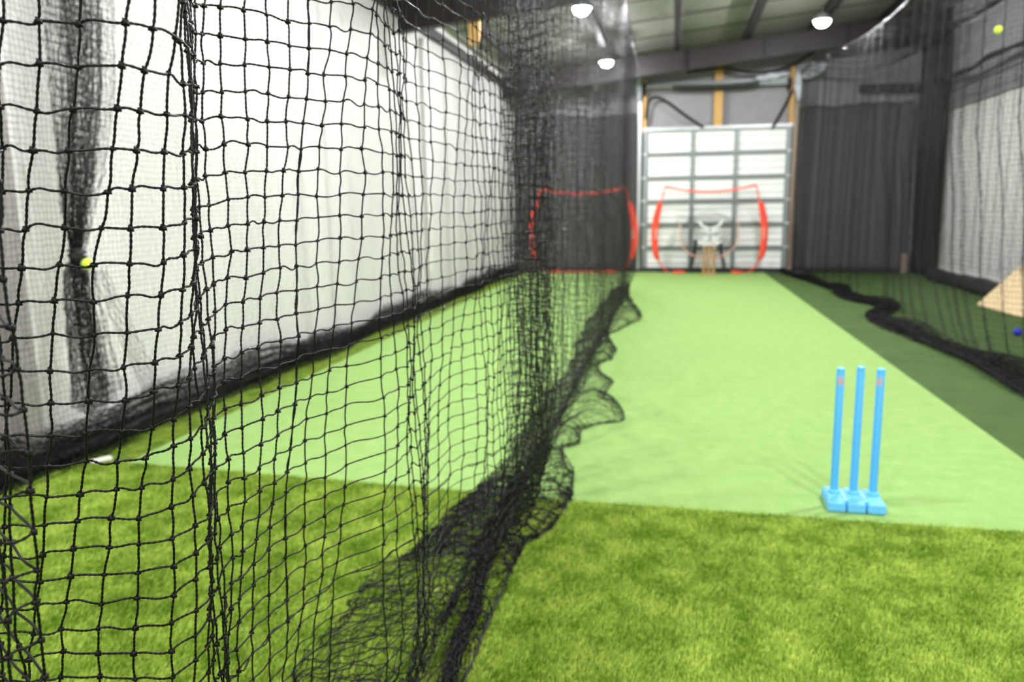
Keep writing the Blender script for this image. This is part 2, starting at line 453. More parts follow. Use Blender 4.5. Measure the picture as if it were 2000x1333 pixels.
# torsion shaft
sh = thing('door_spring_shaft', 'dark spring shaft on a metal bar running across above the overhead door', 'door spring', (0.85, 18.86, 4.2))
bm = bmesh.new(); tube(bm, [(-1.62, 0, 0.05), (1.62, 0, 0)], 0.028, 10); obj('shaft', bm, M['galv'], sh)
bm = bmesh.new(); box(bm, (0, 0.05, 0.08), (3.2, 0.03, 0.12)); obj('mounting_rail', bm, M['door_frame'], sh)
bm = bmesh.new()
pts = []
for k in range(260):
    a = k * 0.9; x = -0.95 + 1.9 * k / 259
    pts.append((x, 0.06 * math.cos(a) - 0.03, 0.01 - 0.03 * math.sin(math.pi * k / 259) + 0.07 * math.sin(a)))
tube(bm, pts, 0.013, 5); obj('spring', bm, M['black'], sh)
for s in (-1, 1):
    bm = bmesh.new(); tube(bm, [(s * 1.55, 0, 0.0), (s * 1.63, 0, 0.0)], 0.11, 18); tube(bm, [(s * 1.57, 0, 0.0), (s * 1.61, 0, 0.0)], 0.135, 18); obj('cable_drum', bm, M['black'], sh)
def smooth_pts(cp, n=24):
    cp = [np.array(c, float) for c in cp]
    P = [cp[0]] + cp + [cp[-1]]
    out = []
    for i in range(1, len(P) - 2):
        for t in np.linspace(0, 1, n, endpoint=False):
            p0, p1, p2, p3 = P[i - 1], P[i], P[i + 1], P[i + 2]
            out.append(0.5 * ((2 * p1) + (-p0 + p2) * t + (2 * p0 - 5 * p1 + 4 * p2 - p3) * t * t + (-p0 + 3 * p1 - 3 * p2 + p3) * t ** 3))
    out.append(P[-2]); return [tuple(p) for p in out]
bm = bmesh.new(); tube(bm, smooth_pts([(-0.70, 18.8, 3.55), (-0.62, 18.8, 3.95), (-0.35, 18.8, 3.98), (0.15, 18.84, 3.62), (0.60, 18.88, 3.32)], 10), 0.033, 8)
tag(obj('hanging_strap', bm, M['rope']), 'black strap sloping down to the left top part of the overhead door', 'strap')
bm = bmesh.new(); tube(bm, smooth_pts([(2.50, 18.8, 4.05), (2.40, 18.8, 3.8), (2.22, 18.8, 3.45), (2.12, 18.85, 3.25)], 10), 0.036, 8)
tag(obj('hanging_strap', bm, M['rope']), 'black strap dropping steeply to the right top corner of the overhead door', 'strap')
bm = bmesh.new(); tube(bm, smooth_pts([(0.2, 18.6, 4.5), (1.0, 18.6, 4.56), (1.42, 18.6, 4.46), (1.95, 18.6, 4.44), (2.4, 18.55, 4.54), (2.9, 18.5, 4.80)], 10), 0.03, 8)
tag(obj('slack_rope', bm, M['rope']), 'black slack rope drooping above the overhead door and its spring', 'rope')
# crumpled white sheeting by the right upper jamb
def crumple(name, c, sx, sz, tilt, label, seed):
    u = np.linspace(-1, 1, 26); U, Vv = np.meshgrid(u, u, indexing='ij')
    X = U * sx * (1 - 0.35 * np.abs(Vv)); Z = Vv * sz * (1 - 0.3 * U * U)
    Y = 0.05 * np.sin(7 * U + 3 * Vv + seed) + 0.035 * np.sin(11 * Vv - 5 * U) + 0.02 * np.sin(19 * U * Vv + seed)
    ct, st = math.cos(tilt), math.sin(tilt)
    P = np.stack([c[0] + X * ct - Z * st, c[1] + Y, c[2] + X * st + Z * ct], -1)
    tag(grid_sheet(name, P, M['plastic_sheet'], thick=0.003), label, 'plastic sheet')
crumple('plastic_sheet', (2.62, 18.78, 4.12), 0.08, 0.32, 0.05, 'crumpled white plastic sheeting wrapped on the post right of the door', 1)
crumple('plastic_sheet', (2.93, 18.70, 4.42), 0.30, 0.11, 0.45, 'crumpled white plastic sheeting sticking out sideways near the top right timber', 4)
crumple('plastic_sheet', (-0.86, 18.80, 4.25), 0.07, 0.30, 0.0, 'crumpled pale plastic sheeting on the post left of the door', 7)
crumple('plastic_sheet', (2.05, 18.74, 4.36), 0.40, 0.06, 0.1, 'thin strip of silvery sheeting lying over the spring shaft', 9)

# ------------------------------------------------------------------ black drapes on the far wall
def drape(name, xa, xb, y, z1, label, seed, lam=0.27, m='curtain', amp=0.022):
    n = int((xb - xa) / 0.02); x = np.linspace(xa, xb, n); z = np.linspace(0.02, z1, 24)
    X, Z = np.meshgrid(x, z, indexing='ij')
    a = amp * (1 + 0.5 * sn(X * 1.3, seed))
    Y = y + a * sn(X * 5.5 + 0.25 * np.sin(Z * 0.8), seed + 1) + 0.010 * sn(X * 17, seed + 2)
    Z2 = Z + (Z / z1) ** 6 * 0.05 * sn(X * 3, seed + 3)
    return tag(grid_sheet(name, np.stack([X, Y, Z2], -1), M[m], thick=0.004), label, 'curtain')
drape('black_drape', -3.80, -0.90, 18.92, 3.68, 'wide black pleated drape covering the far wall left of the overhead door', 21)
drape('black_drape', 2.70, 5.05, 18.92, 3.72, 'wide black pleated drape covering the far wall right of the overhead door', 31)
# corner drape on the right wall
n = 120; yy = np.linspace(17.3, 18.95, n); zz = np.linspace(0.02, 4.9, 20)
Yg, Zg = np.meshgrid(yy, zz, indexing='ij')
Xg = 5.20 + 0.05 * np.sin(2 * math.pi * Yg / 0.33 + 0.4 * Zg) + 0.02 * sn(Yg * 7, 41)
tag(grid_sheet('black_drape', np.stack([Xg, Yg + 0.1 * (1.5 - Zg) * 0, Zg], -1), M['vinyl'], thick=0.004), 'tall narrow black drape hanging in the far right corner of the hall', 'curtain')
bm = bmesh.new(); beam(bm, (3.9, 18.82, 4.02), (5.2, 18.82, 4.0), 0.08, 0.16); tag(obj('header_board', bm, M['steel_dark']), 'dark red-brown board fixed high in the far right corner', 'board')
bm = bmesh.new(); box(bm, (4.98, 18.6, 0.22), (0.10, 0.10, 0.44), bev=0.008); tag(obj('timber_post', bm, M['timber_brown']), 'short brown timber upright standing in the far right corner', 'timber post')
# black kerb strip along the far wall
bm = bmesh.new(); box(bm, (0.7, 18.80, 0.035), (8.6, 0.10, 0.07), bev=0.02); struct('baseboard_back', bm, M['black'])

# ------------------------------------------------------------------ lamps
def lamp_fixture():
    t = thing('high_bay_lamp', '', 'ceiling lamp', (0, 0, 0))
    bm = bmesh.new(); lathe(bm, [(0.0, 0.11), (0.07, 0.11), (0.10, 0.06), (0.135, 0.045), (0.145, 0.0), (0.135, -0.006), (0.128, 0.004)], 32); obj('housing', bm, M['lamp_body'], t, True)
    bm = bmesh.new(); lathe(bm, [(0.126, 0.002), (0.120, -0.035), (0.09, -0.075), (0.045, -0.098), (0.0, -0.105)], 32); obj('lens', bm, M['lamp_glow'], t, True)
    bm = bmesh.new()
    tube(bm, [(0, 0, 0.10), (0, 0, 0.26)], 0.008, 6); tube(bm, [(0.02 * math.cos(a), 0, 0.13 + 0.02 * math.sin(a)) for a in np.linspace(0, 2 * math.pi, 13)[:-1]], 0.004, 5, closed=True)
    obj('hanging_rod', bm, M['galv'], t, True)
    return t
lamp0 = lamp_fixture()
LL = {0: 'round high bay lamp hanging over the left lane, farthest of the left row', 1: 'round high bay lamp at the top edge behind the left net, its glare the widest',
      5: 'round high bay lamp hanging over the right side of the bright lane'}
for i, p in enumerate(LAMPS):
    if i == 0: t = lamp0
    else:
        t = lamp0.copy(); COL.objects.link(t)
        for ch in lamp0.children:
            c = ch.copy(); COL.objects.link(c); c.parent = t
    t.location = p
    t['label'] = LL.get(i, 'round high bay lamp of the rows above and behind the viewer')
    t['group'] = 'high bay lamps in two rows' if i in LL else 'high bay lamps overhead out of the picture'

# ------------------------------------------------------------------ plastic stumps
st = thing('cricket_stumps', 'sky blue plastic cricket stumps on a moulded base, standing on the bright turf', 'cricket stumps', (0.932, 4.085, 0.009), math.radians(-1.5))
bm = bmesh.new()
xs = [-0.142, -0.052, -0.042, 0.042, 0.052, 0.142]
def base_part(cx, w):
    z0, z1 = 0.0, 0.062
    vs = []
    def ring(z, ix, iy): return [bm.verts.new((cx + sx * (w / 2 - ix), sy * (0.115 - iy), z)) for sx, sy in ((-1, -1), (1, -1), (1, 1), (-1, 1))]
    R_ = [ring(0.0, 0.004, 0.004), ring(0.012, 0, 0), ring(0.048, 0.002, 0.004), ring(0.06, 0.010, 0.022), ring(0.066, 0.018, 0.04)]
    bm.faces.new(R_[0][::-1]); bm.faces.new(R_[-1])
    for A, B in zip(R_, R_[1:]):
        for k in range(4): bm.faces.new((A[k], A[(k + 1) % 4], B[(k + 1) % 4], B[k]))
for cx in (-0.094, 0.0, 0.094): base_part(cx, 0.088)
box(bm, (0, 0.0, 0.035), (0.20, 0.17, 0.045))
for cx in (-0.094, 0, 0.094): lathe(bm, [(0.030, 0.05), (0.030, 0.078), (0.026, 0.084), (0.0, 0.084)], 24, (cx, 0, 0))
ob = obj('base', bm, M['blue_base'], st, False)
bv = ob.modifiers.new('soft', 'BEVEL'); bv.width = 0.005; bv.segments = 3; bv.angle_limit = math.radians(35)
for cx, h in ((-0.094, 0.725), (0.0, 0.735), (0.094, 0.728)):
    bm = bmesh.new()
    lathe(bm, [(0.0195, 0.05), (0.0195, h - 0.022), (0.0175, h - 0.018), (0.0195, h - 0.013), (0.018, h - 0.003), (0.013, h), (0.008, h - 0.004), (0.0, h - 0.004)], 24, (cx, 0, 0))
    s_ = obj('stump', bm, M['blue'], st, True)
    if cx != 0.0:
        bm = bmesh.new()
        for k in range(9):
            a0 = -math.pi / 2 + (-0.75 + 1.5 * k / 9) * (1 if cx < 0 else 0.8) + (0 if cx < 0 else -0.5)
            a1 = a0 + 1.5 / 9
            v = [bm.verts.new((cx + 0.0199 * math.cos(a), 0.0199 * math.sin(a), z)) for a, z in ((a0, h - 0.085), (a1, h - 0.085), (a1, h - 0.045), (a0, h - 0.045))]
            bm.faces.new(v)
        tag(obj('sticker', bm, M['decal'], s_), 'small faded red and white sticker')

# distant wooden stumps
ws = thing('wooden_stumps', 'set of brown wooden stumps standing far off in front of the red pitching net', 'cricket stumps', (0.775, 18.0, 0.008))
for k, cx in enumerate((-0.105, 0.0, 0.105)):
    bm = bmesh.new(); lathe(bm, [(0.0, 0.0), (0.026, 0.0), (0.03, 0.04), (0.03, 0.60), (0.027, 0.64), (0.018, 0.65), (0, 0.645)], 16, (cx, 0, 0)); obj('stump', bm, M['stump_wood'], ws, True)
bm = bmesh.new(); box(bm, (0, 0, 0.025), (0.30, 0.10, 0.05), bev=0.008); obj('base', bm, M['stump_wood'], ws)

# ------------------------------------------------------------------ tennis balls and others
def tennis(loc, label, rot):
    t = thing('tennis_ball', label, 'tennis ball', loc)
    t.rotation_euler = rot
    bm = bmesh.new(); bmesh.ops.create_uvsphere(bm, u_segments=32, v_segments=20, radius=0.033); obj('felt', bm, M['ball'], t, True)
    bm = bmesh.new()
    pts = []
    for k in range(96):
        a = 2 * math.pi * k / 96
        v = Vector((math.cos(a) + 0.35 * math.cos(3 * a), math.sin(a) - 0.35 * math.sin(3 * a), 0.95 * math.sin(2 * a))).normalized() * 0.0332
        pts.append(v)
    tube(bm, pts, 0.0012, 5, closed=True); obj('seam', bm, M['seam'], t, True)
tennis((-3.345, 3.935, 1.262), 'yellow-green tennis ball caught by the knot of the gathered net on the left wall', (0.4, 0.2, 1.0))
tennis((2.68, 7.70, 3.00), 'yellow-green tennis ball stuck high in the right hanging net', (1.2, 0.2, 0.3))
t = thing('blue_ball', 'small blue rubber ball on the dull turf near the plywood sheet', 'ball', (3.93, 9.9, 0.052))
bm = bmesh.new(); bmesh.ops.create_uvsphere(bm, u_segments=24, v_segments=14, radius=0.046); obj('shell', bm, M['blue_ball'], t, True)
bm = bmesh.new(); tube(bm, [(0.0465 * math.cos(a), 0.0465 * math.sin(a), 0) for a in np.linspace(0, 2 * math.pi, 33)[:-1]], 0.0015, 5, closed=True); obj('seam', bm, M['blue_ball'], t, True)

# ------------------------------------------------------------------ plywood sheet
bm = bmesh.new()
A_ = Vector((4.50, 12.80, 0.008)); B_ = Vector((4.66, 10.4, 0.008)); C_ = Vector((5.12, 13.03, 0.56)); D_ = C_ + (B_ - A_)
nn = (B_ - A_).cross(C_ - A_).normalized() * 0.018
if nn.z < 0: nn = -nn
lo = [bm.verts.new(v) for v in (A_, B_, D_, C_)]; hi = [bm.verts.new(v + nn) for v in (A_, B_, D_, C_)]
bm.faces.new(hi); bm.faces.new(lo[::-1])
for i in range(4): bm.faces.new((lo[i], lo[(i + 1) % 4], hi[(i + 1) % 4], hi[i]))
bmesh.ops.recalc_face_normals(bm, faces=bm.faces[:])
tag(obj('plywood_sheet', bm, M['ply']), 'pale plywood sheet leaning over the black roll at the foot of the right wall', 'plywood sheet')

# ------------------------------------------------------------------ red bow nets
def bow_net(loc, label, with_target):
    t = thing('pitching_net', label, 'sports net', loc, group='red-sided pitching nets at the far wall')
    # frame: floor bar, two bowed side poles, top cord
    H_ = 1.98
    def side(s, z):
        u = z / H_
        return s * float(np.interp(z, [0, .03, .08, .18, .30, .45, .70, 1.0, 1.3, 1.6, 1.98], [.84, .90, .98, 1.06, 1.12, 1.165, 1.195, 1.195, 1.16, 1.09, 1.00]))
    zs_ = np.linspace(0.02, H_, 40)
    for s in (-1, 1):
        bm = bmesh.new(); tube(bm, [(side(s, z), 0.0, z) for z in zs_], 0.016, 8); obj('side_pole', bm, M['red'], t, True)
        # padded red sleeve, tapering
        bm = bmesh.new(); prev = None
        for z in np.linspace(0.32, 1.62, 28):
            w = 0.082 * (0.62 + 0.38 * math.sin(math.pi * (z - 0.25) / 1.5))
            x = side(s, z) + s * 0.02
            ring = [bm.verts.new((x + w * math.cos(a), 0.03 * math.sin(a) - 0.004, z)) for a in np.linspace(0, 2 * math.pi, 13)[:-1]]
            if prev:
                for k in range(12): bm.faces.new((prev[k], prev[(k + 1) % 12], ring[(k + 1) % 12], ring[k]))
            else: bm.faces.new(ring[::-1])
            prev = ring
        bm.faces.new(prev)
        sl = obj('side_sleeve', bm, M['red'], t, True)
        bm = bmesh.new()
        xx = side(s, 0.9)
        for j in range(5):
            z = 0.80 + j * 0.055
            box(bm, (xx, -0.037, z), (0.075, 0.004, 0.030 if j % 2 else 0.02))
        tag(obj('sleeve_print', bm, M['pink_print'], sl), 'pale print on the red sleeve')
        bm = bmesh.new(); tube(bm, [(s * 0.80, 0.0, 0.02), (s * 0.62, -0.02, 0.03), (s * 0.52, -0.05, 0.03)], 0.035, 8); obj('foot_cover', bm, M['red'], t, True)
    bm = bmesh.new()
    top = [(x, 0, H_ - 0.13 * (1 - (x / side(1, H_)) ** 2)) for x in np.linspace(side(-1, H_), side(1, H_), 30)]
    prev = None
    for p in top:
        q = [bm.verts.new((p[0], p[1] + dy, p[2] + dz)) for dy, dz in ((-.006, -.022), (.006, -.022), (.006, .022), (-.006, .022))]
        if prev:
            for k in range(4): bm.faces.new((prev[k], prev[(k + 1) % 4], q[(k + 1) % 4], q[k]))
        prev = q
    obj('top_band', bm, M['red'], t)
    bm = bmesh.new(); tube(bm, [(x, 0.02, 0.03) for x in np.linspace(-0.82, 0.82, 12)], 0.02, 8); obj('floor_bar', bm, M['red'] if not with_target else M['black'], t, True)
    for s in (-1, 1):
        bm = bmesh.new(); tube(bm, [(s * 0.42, 0.02, 0.03), (s * 0.50, 0.36, 0.02)], 0.016, 8); obj('rear_leg', bm, M['black'], t, True)
    # square mesh
    nx_, nz_ = 46, 44
    P = np.zeros((nx_, nz_, 3))
    for i in range(nx_):
        for j in range(nz_):
            z = 0.03 + (H_ - 0.05) * j / (nz_ - 1); u = -1 + 2 * i / (nx_ - 1)
            sag = 0.13 * (1 - u * u) * (j / (nz_ - 1))
            P[i, j] = (u * side(1, z), 0.02 + 0.16 * (1 - u * u) * math.sin(math.pi * j / (nz_ - 1)), z - sag)
    b = Bag(); net_bag(b, P, 0.0013); b.build('mesh_panel', M['net_far'], t)
    if with_target:
        bm = bmesh.new(); pts = []
        for a in np.linspace(-0.35, math.pi + 0.25, 40):
            x = 0.66 * math.cos(a) if True else 0; z = 0.98 - 0.64 * max(0, math.sin(a)) ** 0.8 + 0.5 * max(0, -math.sin(a)) * 1.2
            pts.append((0.0 + x, 0.0, z))
        tube(bm, pts, 0.014, 6)
        obj('strike_pocket_rim', bm, M['pink_print'], t, True)
        for s in (-1, 1):
            bm = bmesh.new()
            tube(bm, smooth_pts([(s * 0.28, 0.22, 0.75), (s * 0.30 , 0.2, 0.45), (s * 0.36, 0.15, 0.2), (s * 0.36 - .04, 0.02, 0.04)], 8), 0.035, 8); obj('support_strap', bm, M['black'], t, True)
        PP = np.zeros((27, 27, 3))
        for i in range(27):
            for j in range(27):
                u, v = -1 + 2 * i / 26, -1 + 2 * j / 26
                ex, ez = u * math.sqrt(1 - v * v / 2), v * math.sqrt(1 - u * u / 2)
                PP[i, j] = (0.64 * ex, 0.06 + 0.25 * (1 - ex * ex - ez * ez * .9), 0.85 + 0.55 * ez)
        b = Bag(); net_bag(b, PP, 0.0028); b.build('pocket_net', M['net_far'], t)
        bm = bmesh.new()
        def bar(x0, z0, x1, z1, w=0.045): beam(bm, (x0, 0, z0), (x1, 0, z1), 0.004, w)
        for s in (-1, 1):
            bar(s * 0.27, 0.98, s * 0.17, 0.86); bar(s * 0.17, 0.86, s * 0.02, 0.80); bar(s * 0.27, 0.98, s * 0.22, 0.70)
            bar(s * 0.20, 0.78, s * 0.02, 0.72); bar(s * 0.04, 0.62, s * 0.20, 0.58); bar(s * 0.20, 0.70, s * 0.20, 0.58)
            bar(s * 0.27, 0.52, s * 0.10, 0.44); bar(s * 0.10, 0.44, 0, 0.47); bar(s * 0.16, 0.52, s * 0.04, 0.54)
        bar(0, 0.76, 0, 0.56, 0.02)
        tag(obj('printed_emblem', bm, M['white_print'], t), 'white winged emblem printed on the net').location = (0.03, -0.02, 0.22)
    return t
bow_net((0.775, 18.42, 0.008), 'red-sided pitching net with white emblem standing before the overhead door', True)
bow_net((-2.12, 18.42, 0.008), 'red-sided pitching net standing before the black drape, seen through the near net', False)

# ------------------------------------------------------------------ timber under the second rafter
bm = bmesh.new(); box(bm, (-2.78, 11.05, 4.17), (0.16, 0.10, 0.72), bev=0.006)
tag(obj('timber_post', bm, M['timber']), 'yellowish timber upright hanging below the nearer roof rafter, behind the near net', 'timber post')

# ------------------------------------------------------------------ cables
def cable(name, pts, r, m, label, cat='cable'):
    bm = bmesh.new(); tube(bm, pts, r, 6); tag(obj(name, bm, M[m], None, True), label, cat)
cable('net_cable', [(-0.60, -1, 4.33), (-0.66, 5, 4.30), (-0.74, 12, 4.30), (-0.80, 18.3, 4.33)], 0.006, 'cable', 'steel cable carrying the left hanging net down the hall')
RC = [(2.75, 4.5, 4.28), (2.80, 8, 4.22), (2.95, 11, 4.18), (2.95, 14, 4.22), (2.78, 17, 4.42), (2.66, 18.9, 4.5)]
RCs = smooth_pts(RC, 10)
cable('net_cable', RCs, 0.006, 'cable', 'steel cable carrying the right hanging net, sagging from the far wall')
cable('net_cable', [(5.0, 3, 4.72), (5.0, 9, 4.70), (4.95, 19, 4.75)], 0.010, 'cable', 'steel cable high along the right wall')
def hook(loc, label):
    bm = bmesh.new()
    pts = [(0.018 * math.cos(a), 0, -0.035 + 0.034 * math.sin(a)) for a in np.linspace(0, 2 * math.pi, 21)[:-1]]
    tube(bm, pts, 0.006, 6, closed=True); box(bm, (0.018, 0, -0.035), (0.016, 0.014, 0.03), bev=0.003)
    o = tag(obj('carabiner', bm, M['cable'], None, True), label, 'carabiner', 'carabiners hooking the nets to their cables'); o.location = loc
for i, y in enumerate((5.0, 6.6, 8.2, 9.9, 11.6, 13.4, 15.2)):
    hook((-0.66 - 0.012 * (y - 5), y, 4.30), 'small metal carabiner hooking the left net to its cable')
for i in (12, 20, 27, 34, 38, 43):
    p = RCs[i]; hook(p, 'small metal carabiner hooking the right net to its cable')

# ================================================================== the near and left hanging net
# columns of knots: (x, y) at z=2 and lean (dx, dy) per metre downwards
COLS = [(-0.787, 0.7, -0.026, 0.0), (-0.725, 0.688, -0.067, 0.043), (-0.68, 0.701, -0.1, 0.07), (-0.763, 0.764, -0.106, 0.064), (-0.784, 0.81, -0.187, 0.083), (-0.753, 0.844, -0.312, 0.111),
 (-0.718, 0.862, -0.332, 0.119), (-0.692, 0.891, -0.299, 0.103), (-0.626, 0.897, -0.326, 0.123), (-0.616, 0.926, -0.279, 0.106), (-0.627, 0.986, -0.22, 0.063), (-0.668, 1.058, -0.134, 0.01), (-0.699, 1.1, -0.087, 0.0), (-0.748, 1.152, -0.041, -0.01), (-0.779, 1.207, -0.019, -0.038), (-0.819, 1.259, 0.001, -0.056), (-0.839, 1.303, 0.022, -0.083), (-0.841, 1.343, 0.007, -0.09), (-0.815, 1.372, -0.018, -0.088), (-0.789, 1.413, -0.035, -0.095), (-0.77, 1.461, -0.049, -0.092), (-0.754, 1.509, -0.061, -0.08), (-0.74, 1.557, -0.068, -0.07), (-0.71, 1.595, -0.086, -0.053), (-0.678, 1.633, -0.097, -0.036), (-0.646, 1.682, -0.112, -0.021),
 (-0.655, 1.738, -0.046, 0.027), (-0.667, 1.818, -0.029, 0.026), (-0.678, 1.857, -0.007, 0.051), (-0.689, 1.918, -0.009, 0.049), (-0.674, 1.897, -0.005, 0.062), (-0.69, 1.979, -0.008, 0.048), (-0.701, 2.039, 0.001, 0.047), (-0.689, 2.1, -0.022, 0.023), (-0.68, 2.19, -0.041, 0.011), (-0.664, 2.281, -0.051, 0.021), (-0.655, 2.401, -0.06, 0.02), (-0.653, 2.481, -0.042, 0.02), (-0.65, 2.542, -0.016, 0.019), (-0.65, 2.582, 0.003, 0.019), (-0.653, 2.662, -0.001, 0.018), (-0.632, 2.623, 0.006, 0.028), (-0.639, 2.722, 0.011, 0.018), (-0.621, 2.704, 0.005, 0.036), (-0.621, 2.802, 0.0, 0.018), (-0.6, 2.882, -0.011, 0.017), (-0.587, 2.983, -0.014, 0.017)]
K0 = 6  # COLS[K0] is column 0
cols = [list(c) for c in COLS]
# tight dark pleats just behind the near panels
nd = 62
for i in range(nd):
    t = i / (nd - 1)
    cols.append([-0.60 - 0.07 * t + 0.075 * math.sin(2 * math.pi * 5.0 * t), 2.99 + 1.03 * t + 0.03 * math.sin(2 * math.pi * 10.0 * t + 1), 0.0, 0.03])
# long run of looser pleats to the far end
nfar = 250; y = cols[-1][1] + 0.04
gc = np.cumsum(np.random.default_rng(4).uniform(11, 27, 14))
for i in range(nfar):
    t = i / (nfar - 1)
    gath = 1.22 - 1.12 * float(np.exp(-((i - gc) / 3.2) ** 2).sum())
    y += 0.0458 * max(gath, 0.1)
    amp = 0.035 + 0.03 * (1 + math.sin(i / 17.0))
    cols.append([-0.665 - 0.115 * t + amp * math.sin(2 * math.pi * i / 11.5 + 1.3 * math.sin(i / 13.0)), y, 0.0, 0.02])
cols = np.array(cols); NC = len(cols)
print('left net columns', NC, 'far end y', y)
# vertical row heights
kk = np.arange(NC) - K0
z0 = np.interp(kk, [-6, 4, 11, 12, 18, 40], [1.79, 1.79, 1.815, 1.821, 1.832, 1.84])
sp = np.interp(kk, [-6, 4, 12, 18], [0.0518, 0.0518, 0.0493, 0.0492])
RTOP, RBOT = -51, 31
rows = np.arange(RTOP, RBOT + 1)
Zr = z0[:, None] - sp[:, None] * rows[None]
dn = 2.0 - Zr
lean = np.where(dn > 0, dn, 0.25 * dn)
# near columns lean only as far as measured, then ease off
Xr = cols[:, 0:1] + cols[:, 2:3] * lean
Yr = cols[:, 1:2] + cols[:, 3:4] * lean
# upward: gather towards cable line
cab = -0.62 - 0.012 * (cols[:, 1:2] - 3)
up = np.clip((Zr - 2.2) / 2.1, 0, 1)
Xr = Xr * (1 - 0.55 * up ** 1.5) + cab * 0.55 * up ** 1.5
# billow of the far part towards the heap at floor level
low = np.clip((0.8 - Zr) / 0.8, 0, 1)
Xr = Xr - 0.06 * low ** 2 * (cols[:, 1:2] > 2.0)
P = np.stack([Xr, Yr, Zr], -1)
jit = np.where(cols[:, 1] < 3.2, 0.0019, 0.005)[:, None, None]
P += RNG.normal(0, 1, P.shape) * jit
# slow waviness of neighbouring strands
P[:, :, 0] += 0.006 * np.sin(0.9 * kk[:, None] + 0.5 * rows[None])
# ---- heap on the floor: rows continue along a folded profile
Yb = P[:, -1, 1]; Xb = P[:, -1, 0]; Zb = P[:, -1, 2]
SILY = [1.0, 2.27, 2.79, 3.20, 3.43, 3.54, 3.9, 4.32, 4.6, 4.90, 5.01, 5.25, 5.44, 5.63, 5.9, 6.21, 6.34, 6.6, 6.87, 7.1, 7.41, 7.7, 7.95, 8.4, 8.72, 9.1, 9.42, 10.1, 10.79, 11.6, 12.5, 14.41, 15.5, 17]
SILX = [-.60, -.63, -.63, -.64, -.62, -.54, -.49, -.52, -.60, -.67, -.57, -.56, -.60, -.30, -.34, -.41, -.52, -.50, -.48, -.62, -.70, -.62, -.58, -.56, -.61, -.70, -.76, -.58, -.40, -.45, -.59, -.84, -.84, -.85]
Wx = np.interp(Yb, SILY, SILX) + 0.015
Lx = np.interp(Yb, [1, 2.3, 2.85, 3.65, 4.5, 5.8, 7, 10, 14.5, 17], [-1.2, -1.25, -1.2, -1.12, -0.98, -1.06, -0.97, -1.15, -1.12, -0.98])
mid = -0.80 + 0.03 * sn(Yb * 1.7, 50)
NH = 42
S = np.linspace(0, 1, NH + 1)[1:]
def prof(k_s):  # control points for the folded profile; arrays over columns
    Wn = Wx; Ln = Lx + 0.05 * sn(Yb * 3.1, 51)
    lift = 0.06 + 0.05 * (1 + sn(Yb * 2.3, 52))
    cp = [(Xb, Zb),
          (Xb - 0.03, 0.6 * Zb + 0.02),
          (mid, 0.05 + 0 * mid),
          (Ln + 0.08, 0.04 + 0.4 * lift),
          (Ln, 0.02 + 0 * mid),
          (0.6 * Ln + 0.4 * mid, 0.03 + 0.3 * lift),
          (mid - 0.06, 0.10 + 0.5 * lift),
          (mid + 0.05, 0.06 + 0.2 * lift),
          (mid - 0.05, 0.03 + 0 * mid),
          (mid + 0.06, 0.09 + 0 * mid),
          (mid - 0.03, 0.10 + 0 * mid),
          (mid + 0.05, 0.03 + 0 * mid),
          (0.5 * mid + 0.5 * Wn, 0.04 + 0.7 * lift),
          (Wn, 0.015 + 0.5 * lift * 0),
          (Wn - 0.10, 0.012 + 0 * mid)]
    X = np.stack([c[0] for c in cp], 0); Z = np.stack([c[1] for c in cp], 0)
    return X, Z
PX, PZ = prof(None)
seglen = np.hypot(np.diff(PX, axis=0), np.diff(PZ, axis=0)); cum = np.concatenate([np.zeros((1, NC)), np.cumsum(seglen, 0)], 0); cum /= cum[-1:]
HX = np.zeros((NC, NH)); HZ = np.zeros((NC, NH))
for c in range(NC):
    HX[c] = np.interp(S, cum[:, c], PX[:, c]); HZ[c] = np.interp(S, cum[:, c], PZ[:, c])
# smooth the corners
for _ in range(2):
    HX[:, 1:-1] = 0.25 * HX[:, :-2] + 0.5 * HX[:, 1:-1] + 0.25 * HX[:, 2:]
    HZ[:, 1:-1] = 0.25 * HZ[:, :-2] + 0.5 * HZ[:, 1:-1] + 0.25 * HZ[:, 2:]
far_amp = np.interp(Yb, [2, 4, 6], [0.10, 0.16, 0.22])
HY = Yb[:, None] + S[None] * (far_amp[:, None] * sn(Yb[:, None] * 2.2 + 2.4 * S[None], 60)) + 0.05 * S[None] * sn(Yb[:, None] * 5 + 9 * S[None], 61) - 0.10 * S[None]
HX = HX + 0.025 * sn(Yb[:, None] * 7 + 11 * S[None], 62) * np.sin(math.pi * S)[None]
HZ = np.maximum(0.010, HZ + 0.014 * sn(Yb[:, None] * 9 + 14 * S[None], 63))
Hp = np.stack([HX, HY, HZ], -1) + RNG.normal(0, 0.005, (NC, NH, 3))
Hp[:, :, 2] = np.maximum(Hp[:, :, 2], 0.010)

net = thing('hanging_net', 'large black knotted net hanging nearest the viewer, its foot piled on the grass', 'sports net', (-0.7, 3.0, 0.0))
def local(Pm): return Pm - np.array([-0.7, 3.0, 0.0])
bag = Bag()
zr = lambda z: int(round((1.8 - z) / 0.05)) - RTOP   # row index for a height
ra, rb = zr(2.35), zr(0.55)
NEAR1 = K0 + 17      # columns 0..16 with visible twine lay
NEAR2 = K0 + 41
# very near panels
net_bag(bag, local(P[:NEAR1, ra:rb]), 0.00185, seg=30, sides=6, bowamp=0.0022, twist=0.20, knot=0.0046, kdetail=2)
net_bag(bag, local(P[NEAR1 - 1:NEAR2, ra:rb]), 0.00180, seg=10, sides=5, bowamp=0.0026, twist=0.12, knot=0.0042, kdetail=2)
